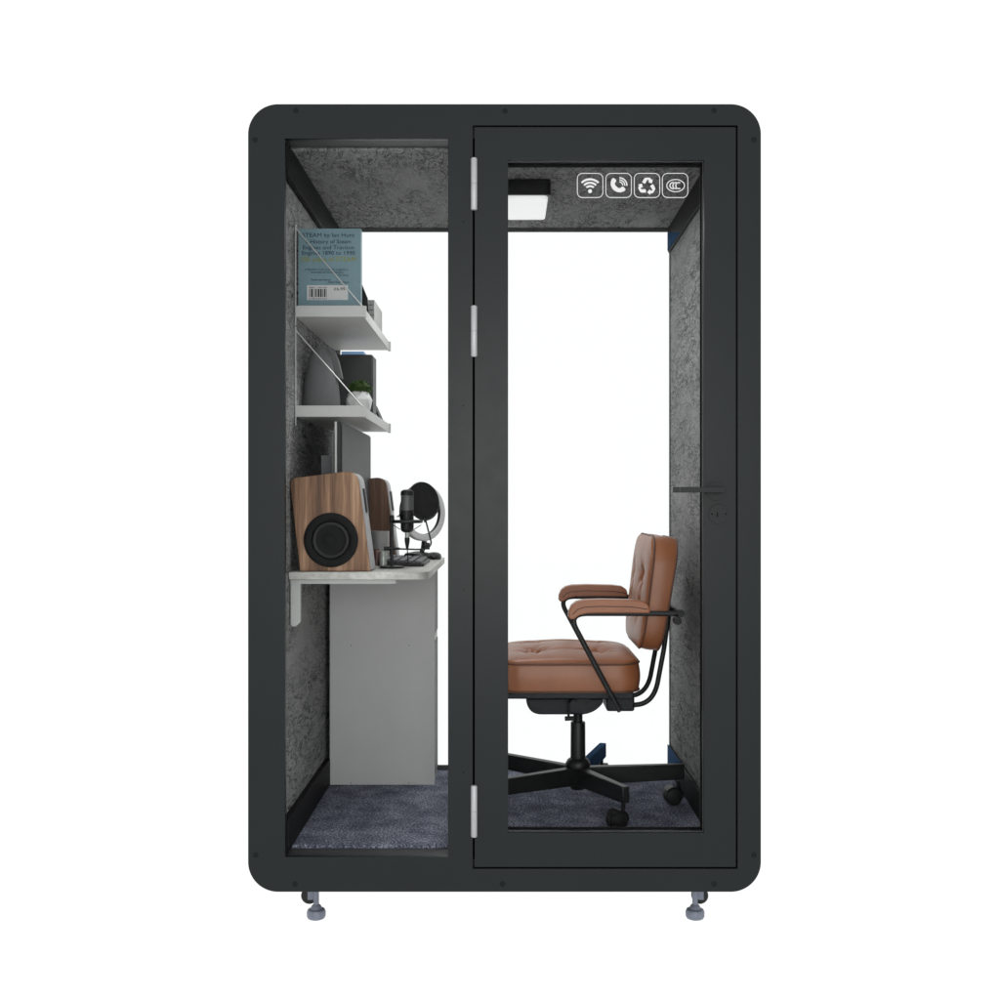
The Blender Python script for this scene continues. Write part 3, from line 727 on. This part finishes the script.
mb = MB(); rg = [(mx+14.3*q*math.cos(2*PI*k/40), y+14.3*q*math.sin(2*PI*k/40), Z(521.5, y)) for k in range(40)]
mb.tube(rg, 1.6*q, 10, closed=True)
rg2 = [(mx+7.4*q*math.cos(2*PI*k/32), y+7.4*q*math.sin(2*PI*k/32), Z(521.5, y)) for k in range(32)]
mb.tube(rg2, 1.0*q, 8, closed=True)
for a in range(0, 360, 45):
    ca, sa = math.cos(R(a+10)), math.sin(R(a+10))
    mb.tube([(mx+14*q*ca, y+14*q*sa, Z(517 if a % 90 else 525, y)), (mx+6.8*q*ca, y+6.8*q*sa, Z(513.5 if a % 90 else 529.5, y))], .42*q, 6)
mb.tube([(px_, y, Z(521.5, y)), (mx-13.6*q, y, Z(521.5, y))], 2.0*q, 12)
mb.obj('shock_mount', BLACKM, mi)
mb = MB(); mb.lathe([(0, Z(537.5, y)), (2.2*q, Z(537.5, y)), (2.3*q, Z(532.4, y)), (0, Z(532.4, y))], (mx, y, 0), 'z', 20); mb.obj('plug', TIN, mi)
mb = MB(); mb.lathe([(0, Z(549, y)), (1.1*q, Z(549, y)), (1.9*q, Z(545, y)), (2.6*q, Z(541, y)), (2.6*q, Z(537.6, y)), (0, Z(537.6, y))], (mx, y, 0), 'z', 20)
mb.tube(arc((mx, y, Z(548.5, y)), (mx+.003, y, Z(558, y)), (mx+.001, y+.02, Z(564, y)), 8) + arc((mx+.001, y+.02, Z(564, y)), (mx, y+.03, DZ+.004), (mx-.02, y+.06, DZ+.004), 6)[1:], .55*q, 8); mb.obj('cable', BLACKP, mi)
# pop filter clamped to the stand pole
yp = .40
pf = thing('pop_filter', 'round black pop filter on a thin arm clamped to the microphone stand', 'pop filter', (px_, y, Z(548.5, y)))
mb = MB()
mb.tube([(X(384, y), y, Z(548.4, y)), (X(393.5, y), y, Z(548.4, y))], 2.1*q, 14); mb.tube([(X(393.5, y), y, Z(548.4, y)), (X(400, y), y, Z(548.8, y))], 1.3*q, 12); mb.obj('clamp', BLACKM, pf, .001)
mb = MB(); pth = [(X(397, y), y, Z(548.8, y)), (X(408, y), y+.02, Z(549.4, y)), (X(420, yp), yp, Z(549.4, yp)), (X(428, yp), yp, Z(547.6, yp)), (X(431.0, yp), yp, Z(543.5, yp)), (X(430.2, yp), yp, Z(538, yp)), (X(427.4, yp), yp, Z(527, yp)), (X(425.4, yp), yp, Z(519, yp))]
sm = []
for i in range(len(pth)-1):
    P = [Vector(pth[max(0, i-1)]), Vector(pth[i]), Vector(pth[i+1]), Vector(pth[min(len(pth)-1, i+2)])]
    for k in range(5):
        t_ = k/5; sm.append(.5*((2*P[1]) + (P[2]-P[0])*t_ + (2*P[0]-5*P[1]+4*P[2]-P[3])*t_**2 + (3*P[1]-P[0]-3*P[2]+P[3])*t_**3))
sm.append(Vector(pth[-1]))
mb.tube(sm, .85*q, 10); mb.lathe([(0, 0), (.005, 0), (.005, .016), (0, .016)], (X(425.4, yp), yp, Z(522.5, yp)), 'z', 14); mb.obj('gooseneck', BLACKM, pf)
pcn = Vector((X(423.4, yp), yp, Z(501.2, yp))); pr = 19.2*.003*(D+yp)/D
Mp = Matrix.Rotation(R(41), 4, 'Z') @ Matrix.Rotation(R(-12), 4, 'X')
Mp = Matrix.Rotation(R(-14), 4, 'Y') @ Matrix.Rotation(R(42), 4, 'Z')
mb = MB(); mb.lathe([(0, .003), (pr*.96, .002), (pr*.96, -.002), (0, -.003)], pcn, 'y', 56, Mp); mb.obj('mesh_disc', NYLON, pf)
mb = MB(); mb.tube([pcn + Mp @ Vector((pr*.98*math.cos(2*PI*k/56), 0, pr*.98*math.sin(2*PI*k/56))) for k in range(56)], .0032, 10, closed=True); mb.obj('hoop', BLACKP, pf)
# ring light
yr = .90; q2 = .003*(D+yr)/D
rl = thing('ring_light', 'white ring light with black back on a round base behind the pop filter', 'ring light', (X(425, yr), yr, DZ))
rc = Vector((X(422.3, yr), yr, Z(512.5, yr)))
Mr = Matrix.Rotation(R(-3), 4, 'Y') @ Matrix.Rotation(R(45.5), 4, 'Z')
ro, ri = 28.6*q2, 22.0*q2
def lring(name, prof, mat, parent):
    mb = MB(); n = 64; rings = []
    for r_, h_ in prof:
        rings.append([mb.bm.verts.new(rc + Mr @ Vector((r_*math.cos(2*PI*k/n), -h_, r_*math.sin(2*PI*k/n)))) for k in range(n)])
    for a, b in zip(rings, rings[1:] + rings[:1]):
        for k in range(n): mb.bm.faces.new((a[k], a[(k+1) % n], b[(k+1) % n], b[k]))
    return mb.obj(name, mat, parent)
lring('light_ring', [(ro, 0), (ro, .010), (ro-.004, .013), (ri+.004, .013), (ri+.001, .010), (ri+.001, 0)], RINGW, rl)
lring('ring_back', [(ro-.001, -.0005), (ri-.001, -.0005), (ri-.001, .009), (ri+.0005, .009), (ri+.0005, -.006), (ro-.005, -.012), (ro-.001, -.008)], BLACKP, rl)
mb = MB(); bz = Z(540, yr)
mb.lathe([(0, DZ+.0005), (14.5*q2, DZ+.0005), (14.8*q2, DZ+.012), (12.5*q2, DZ+.024), (3*q2, DZ+.031), (0, DZ+.031)], (X(418, yr), yr, 0), 'z', 40)
mb.obj('base', BLACKP, rl)
mb = MB(); mb.tube([(X(420, yr), yr, DZ+.015), (X(423, yr), yr, Z(549, yr)), (X(424.5, yr), yr, Z(541, yr))], [.008, .009, .011], 14)
mb.lathe([(0, -.009), (.013, -.009), (.013, .009), (0, .009)], (X(427.5, yr), yr-.012, Z(546, yr)), 'x', 18); mb.obj('joint', BLACKP, rl)

# ------------------------------------------------------------------ office chair
ch = thing('office_chair', 'tan leather office chair with black metal frame on five legs', 'office chair', (.256, .55, ZF))
hx, hy = .256, .55
# cushions -------------------------------------------------
def cushion(hw, hd, h, rc_, dome, buttons, M, crease=.010, nr=46, ns=128, bulge=.006):
    """rounded-rectangle cushion: local x,y half sizes hw, hd, thickness h, tufted top"""
    mb = MB()
    base = rrect(-hw, hw, -hd, hd, rc_, 20)
    # resample outline evenly
    L = [0]; pts = base + base[:1]
    for a, b in zip(pts, pts[1:]): L.append(L[-1] + math.dist(a, b))
    outl = []; j = 0
    for k in range(ns):
        t = L[-1]*k/ns
        while L[j+1] < t: j += 1
        f = (t-L[j])/max(1e-9, L[j+1]-L[j]); outl.append(lerp(pts[j], pts[j+1], f))
    def height(x, y_):
        e = (1-abs(x/hw)**3.5)*(1-abs(y_/hd)**3.5); z = dome*max(0, e)**.55
        for bx, by in buttons:
            d2 = (x-bx)**2 + (y_-by)**2
            z -= crease*1.35*math.exp(-d2/(2*.020**2)) + crease*.55*math.exp(-d2/(2*.055**2))
        for (ax, ay), (bx, by) in [((b0, b1)) for i, b0 in enumerate(buttons) for b1 in buttons[i+1:]]:
            dx_, dy_ = bx-ax, by-ay; l2 = dx_*dx_+dy_*dy_
            if l2 > .048 and len(buttons) > 2: continue
            t = max(0, min(1, ((x-ax)*dx_+(y_-ay)*dy_)/l2)); d2 = (x-ax-t*dx_)**2 + (y_-ay-t*dy_)**2
            z -= crease*.35*math.exp(-d2/(2*.010**2))
        for bx, by in buttons:
            a_ = math.atan2(y_-by, x-bx); d_ = math.hypot(x-bx, y_-by)
            z += crease*.13*math.cos(7*a_)*math.exp(-((d_-.045)/.022)**2)
        return z
    rings = []
    for i in range(1, nr+1):
        f = (i/nr)
        rings.append([mb.bm.verts.new(M @ Vector((p[0]*f, p[1]*f, h/2 + height(p[0]*f, p[1]*f)))) for p in outl])
    cv = mb.bm.verts.new(M @ Vector((0, 0, h/2+height(0, 0))))
    for k in range(ns): mb.bm.faces.new((cv, rings[0][k], rings[0][(k+1) % ns]))
    for i in range(1, 9):
        t = i/8; g = 1 + 0; off = bulge*math.sin(PI*t)
        rings.append([mb.bm.verts.new(M @ Vector((p[0]*(1+off/hw), p[1]*(1+off/hd), h/2 - h*t))) for p in outl])
    for a, b in zip(rings, rings[1:]):
        for k in range(ns): mb.bm.faces.new((a[k], b[k], b[(k+1) % ns], a[(k+1) % ns]))
    mb.bm.faces.new(rings[-1])
    rimt = [M @ Vector((p[0]*1.008, p[1]*1.008, h/2-.001)) for p in outl]; rimb = [M @ Vector((p[0]*1.008, p[1]*1.008, -h/2+.002)) for p in outl]
    return mb, rimt, rimb
sx0, sx1 = -.02, .447; sy0, sy1 = .315, .80
zt, zb = -.528, -.622
Ms = Matrix.Translation(((sx0+sx1)/2, (sy0+sy1)/2, (zt+zb)/2))
btn = [(-.115, -.11), (.10, -.11), (-.115, .11), (.10, .11)]
mb, rt, rb = cushion((sx1-sx0)/2, (sy1-sy0)/2, zt-zb, .075, .042, btn, Ms, .021)
seat = mb.obj('seat', LEATHER, ch, ang=60)
mb = MB(); mb.tube(rt, .0035, 8, closed=True); mb.tube(rb, .0035, 8, closed=True); mb.obj('piping', PIPING, seat)
mb = MB()
for bx, by in btn: mb.lathe([(0, -.004), (.010, -.004), (.010, 0), (.006, .0035), (0, .004)], ((sx0+sx1)/2+bx, (sy0+sy1)/2+by, zt+.006), 'z', 16)
mb.obj('button', PIPING, seat)
# backrest
F0 = Vector((X(656, .32), 0, Z(537, .32))); F1 = Vector((X(642, .32), 0, Z(650.8, .32)))
upv = (F0-F1); bh = upv.length/2; upv.normalize(); nrm = Vector((-upv.z, 0, upv.x))      # faces the sitter (-x)
if nrm.x > 0: nrm = -nrm
th = .080; by0, by1 = .315, .80
mid = (F0+F1)/2 - nrm*th/2; mid.y = (by0+by1)/2
Mb = Matrix(((upv.x, 0, nrm.x, mid.x), (upv.y, 1, nrm.y, mid.y), (upv.z, 0, nrm.z, mid.z), (0, 0, 0, 1)))
btnb = [(.03, -.12), (.03, 0.0), (.03, .12)]
btnb = [(.055, -.115), (.055, .115), (-.055, -.115), (-.055, .115)]
mb, rt, rb = cushion(bh, (by1-by0)/2, th,   .10, .026, btnb, Mb, .016, bulge=.004)
Mi = Mb.inverted()
def taper(p):      # the padding thins towards the lower edge
    l = Mi @ p; l.z += .017 * (.5 - l.x/(2*bh)) * max(0, min(1, (th/2 - l.z)/th)); return Mb @ l
for v_ in mb.bm.verts: v_.co = taper(v_.co)
rb = [taper(p) for p in rb]
back = mb.obj('backrest', LEATHER, ch, ang=60)
mb = MB(); mb.tube(rt, .0035, 8, closed=True); mb.tube(rb, .0035, 8, closed=True); mb.obj('piping', PIPING, back)
mb = MB()
for bx, by in btnb:
    mb.lathe([(0, -.004), (.010, -.004), (.010, 0), (.006, .0035), (0, .004)], Mb @ Vector((bx, by, th/2+.0005)), 'z', 16, Mb.to_3x3())
mb.obj('button', PIPING, back)
# arms
YN, YF = .235, .885
def arm(yy):
    y_ = .25
    pts = [(X(680.5, y_), Z(613, y_)), (X(600, y_), Z(613, y_))]
    path = [(pts[0][0], pts[0][1]), (X(640, y_), Z(613, y_)), (X(590, y_), Z(613, y_))]
    path += [(p[0], p[1]) for p in arc((X(586, y_), Z(613, y_), 0), (X(568.5, y_), Z(613.5, y_), 0), (X(575.5, y_), Z(628, y_), 0), 10)]
    path += [(X(600, y_), Z(674, y_)), (X(621, y_), Z(713, y_))]
    sgn = 1 if yy > hy else -1
    p3 = []
    for i, p in enumerate(path):
        k = max(0, min(1, (-.40 - p[1]) / .27)); p3.append((p[0], yy - sgn*.05*k, p[1]))
    mb = MB(); mb.tube(p3, .0088, 14); fr = mb.obj('arm_frame', BLACKM, ch)
    # pad: drooping nose
    prof = [(567.8, 616.4), (568.2, 610.5), (571, 604.5), (576, 600.8), (583, 599.0), (600, 598.4), (630, 599.0), (642, 600.5), (647, 604), (648.3, 609), (648.5, 612), (600, 611.9), (586, 612.3), (579, 614.0), (573, 618.0), (569.5, 618.2)]
    mb = MB(); mb.prism_y([(X(a, y_), Z(b, y_)) for a, b in prof], yy-.026, yy+.026)
    pd = mb.obj('armrest', LEATHER, ch, .009, 4)
    mb = MB(); mb.tube([(X(a, y_), yy-.0262, Z(b+1.6, y_)) for a, b in ((572, 611.5), (577, 606.6), (584, 604.4), (600, 603.6), (630, 604.2), (646, 606.5))], .0016, 6); mb.obj('seam', PIPING, pd)
arm(YN); arm(YF)
# cross bar behind the backrest with knobs and the two back tubes
y_ = .46
mb = MB(); xb, zb_ = X(680.5, .25)-.002, Z(613, .25)
mb.tube([(xb, YN, zb_), (xb, YF, zb_)], .0088, 14); mb.obj('cross_bar', BLACKM, ch)
for yy in (YN, YF):
    mb = MB(); s_ = -1 if yy < hy else 1
    mb.lathe([(0, -.011), (.011, -.011), (.0135, -.008), (.0135, .008), (.011, .011), (0, .011)], (xb-.012, yy+s_*.006, zb_-.022), 'y', 18)
    mb.lathe([(0, -.012), (.012, -.012), (.012, .012), (0, .012)], (xb, yy, zb_+.001), 'y', 18); mb.obj('clamp_knob', BLACKP, ch)
for yy in (.455, .635):
    pth = [(X(618, y_), -.690), (X(634, y_), -.687)] + [(p[0], p[1]) for p in arc((X(639, y_), -.685, 0), (X(654.5, y_), -.676, 0), (X(658, y_), -.60, 0), 10)] + [(X(663.5, y_), -.50), (xb-.004, zb_-.01), (xb-.002, zb_+.004)]
    mb = MB(); mb.tube([(p[0], yy, p[1]) for p in pth], .0085, 12); mb.obj('back_tube', BLACKM, ch)
# under-seat plate and mechanism
mb = MB(); mb.box(sx0+.01, sx1-.02, .345, .77, -.648, -.6235); mb.obj('seat_plate', BLACKD, ch, .004)
y_ = .45
o = [(X(526, y_), Z(699, y_))] + [(p[0], p[1]) for p in arc((X(526.5, y_), Z(703, y_), 0), (X(529, y_), Z(715, y_), 0), (X(541, y_), Z(715.3, y_), 0), 8)] + [(X(580, y_), Z(715.3, y_))] + [(p[0], p[1]) for p in arc((X(583, y_), Z(715.3, y_), 0), (X(596, y_), Z(714, y_), 0), (X(603, y_), Z(704, y_), 0), 8)] + [(X(603, y_), Z(699, y_))]
o = [(a, min(b, -.6485)) for a, b in o]
mb = MB(); mb.prism_y(o, .46, .66); mb.obj('tilt_mechanism', BLACKD, ch, .006, 3)
mb = MB(); mb.box(X(606, y_), X(634, y_), .43, .67, Z(710.5, y_), -.649); mb.obj('back_support', BLACKD, ch, .008, 3)
mb = MB(); mb.box(X(576.5, y_), X(589, y_), .452, .4595, Z(703, y_), Z(698.5, y_)); mb.obj('adjuster_plate', BLACKP, ch, .001)
mb = MB(); yl = .43
mb.tube([(X(572, yl), yl+.02, Z(700, yl)), (X(568.5, yl), yl, Z(703, yl)), (X(568.6, yl), yl, Z(717, yl))], .0045, 10)
mb.tube([(X(564.8, yl), yl, Z(718.6, yl)), (X(574.5, yl), yl, Z(718.2, yl))], .0078, 14); mb.obj('lever', BLACKP, ch, .001)
# column
q = .003*(D+hy)/D
mb = MB(); mb.lathe([(0, -.80), (4.6*q, -.80), (4.6*q, Z(713, hy)), (0, Z(713, hy))], (hx, hy, 0), 'z', 24); mb.obj('gas_lift', BLACKP, ch)
mb = MB(); mb.lathe([(0, Z(768, hy)), (7.6*q, Z(768, hy)), (7.3*q, Z(722.5, hy)), (6.9*q, Z(721.6, hy)), (0, Z(721.6, hy))], (hx, hy, 0), 'z', 32); mb.obj('column', BLACKM, ch)
mb = MB(); mb.lathe([(0, Z(788.5, hy)), (7.2*q, Z(788.5, hy)), (8.2*q, Z(786, hy)), (8.6*q, Z(770, hy)), (12.0*q, Z(766.5, hy)), (12.4*q, Z(763, hy)), (10.5*q, Z(759.5, hy)), (7.7*q, Z(757.5, hy)), (0, Z(757.5, hy))], (hx, hy, 0), 'z', 36); mb.obj('hub', BLACKM, ch)
LEGR = .385
for i, a in enumerate((72, 3, -66, 143, 216)):
    ca, sa = math.cos(R(a)), math.sin(R(a))
    hwid = .013
    def lp(d, s_, z): return (hx + ca*d - sa*s_, hy + sa*d + ca*s_, z)
    Lr = {1: .375, 2: .335}.get(i, LEGR)
    zA0, zA1, zB0, zB1 = -.918, -.980, -.913, -.966
    mb = MB(); navy = i == 0
    cut = Lr - .002 if not navy else .10
    f = lambda t, a0, a1: a0+(a1-a0)*t
    t1 = (cut-.02)/(Lr-.02)
    mb.add([lp(.02, -.018, zA0), lp(.02, .018, zA0), lp(cut, hwid, f(t1, zA0, zB0)), lp(cut, -hwid, f(t1, zA0, zB0)),
            lp(.02, -.018, zA1), lp(.02, .018, zA1), lp(cut, hwid, f(t1, zA1, zB1)), lp(cut, -hwid, f(t1, zA1, zB1))],
           [(0, 1, 2, 3), (4, 7, 6, 5), (0, 4, 5, 1), (1, 5, 6, 2), (2, 6, 7, 3), (3, 7, 4, 0)])
    lg = mb.obj('leg', BLACKM, ch, .0035, 2)
    if navy:  # leftover blue window tint painted on the outer part of this leg
        mb = MB(); c1 = cut + .0004
        mb.add([lp(c1, -hwid, f(t1, zA0, zB0)), lp(c1, hwid, f(t1, zA0, zB0)), lp(Lr, hwid, zB0), lp(Lr, -hwid, zB0),
                lp(c1, -hwid, f(t1, zA1, zB1)), lp(c1, hwid, f(t1, zA1, zB1)), lp(Lr, hwid, zB1), lp(Lr, -hwid, zB1)],
               [(0, 1, 2, 3), (4, 7, 6, 5), (0, 4, 5, 1), (1, 5, 6, 2), (2, 6, 7, 3), (3, 7, 4, 0)])
        o_ = mb.obj('leg_tip', NAVY, lg, .003, 2); o_['label'] = 'leg end coloured with leftover blue window tint'
    # caster: hooded twin wheel
    wz = ZF + .031; sw = {2: 185, 1: 178, 0: 80, 3: 170, 4: 190}[i]
    wx, wy = lp(Lr-.022, 0, 0)[:2]
    ox, oy = math.cos(R(sw))*.020, math.sin(R(sw))*.020
    Mw = Matrix.Rotation(R(sw+90+ (30 if i == 2 else 12)), 3, 'Z')
    cs = MB(); 
    cs.tube([(wx, wy, -.972), (wx, wy, wz+.012)], .0065, 12)
    cs.obj('caster_stem', BLACKP, lg)
    for s_ in (-1, 1):
        w_ = MB(); w_.lathe([(0, .003*s_), (.026, .003*s_), (.0305, .006*s_), (.0305, .017*s_), (.027, .024*s_), (.016, .027*s_), (0, .028*s_)], Vector((wx+ox, wy+oy, wz)), 'x', 30, Mw)
        w_.obj('caster_wheel', CASTER, lg)
    hd = MB(); n = 14; pr0 = []
    for k in range(n+1):
        t_ = R(-8 + 150*k/n); pr0.append((math.cos(t_)*.034, math.sin(t_)*.034))
    pr1 = [(x_*.90, z_*.90) for x_, z_ in pr0[::-1]]
    k0 = len(hd.bm.verts)
    hd.prism_x(pr0+pr1, -.022, .022)
    for v_ in hd.bm.verts: v_.co = Mw @ v_.co + Vector((wx+ox, wy+oy, wz))
    hd.obj('caster_hood', BLACKP, lg, .001)

# ------------------------------------------------------------------ light
w = bpy.data.worlds.new('World'); S.world = w; w.use_nodes = True
bg = w.node_tree.nodes['Background']; bg.inputs['Color'].default_value = (1, 1, 1, 1); bg.inputs['Strength'].default_value = 1.06
def area(name, loc, target, size, power, sy=None):
    l = bpy.data.lights.new(name, 'AREA'); l.energy = power; l.size = size; l.shape = 'RECTANGLE'; l.size_y = sy or size
    o = bpy.data.objects.new(name, l); COL.objects.link(o); o.location = loc
    o.rotation_euler = (Vector(target) - Vector(loc)).to_track_quat('-Z', 'Y').to_euler()
    return o
area('added_front_fill', (.1, -5.4, 1.55), (0, .4, 1.3), 1.5, 60)  # added lamp behind the camera, brightens the front with a central sheen
area('ceiling_lamp_glow', (-.0015, .545, ZC+1.019), (-.0015, .545, 0), .28, 7.5)

# ------------------------------------------------------------------ camera
cd = bpy.data.cameras.new('camera'); cam = bpy.data.objects.new('camera', cd); COL.objects.link(cam)
cam.location = (0, -D, ZC); cam.rotation_euler = (R(90), 0, 0)
cd.sensor_width = 36; cd.lens = 36 * D / 3.0; cd.shift_x = -.0045; cd.shift_y = .003; cd.clip_end = 200; cd.clip_start = .05
S.camera = cam
S.render.engine = 'CYCLES'
S.cycles.use_denoising = True
S.cycles.transparent_max_bounces = 16; S.cycles.max_bounces = 10; S.cycles.diffuse_bounces = 5
S.view_settings.view_transform = 'Standard'; S.view_settings.look = 'None'; S.view_settings.exposure = 0; S.view_settings.gamma = 1
S.view_settings.use_curve_mapping = False
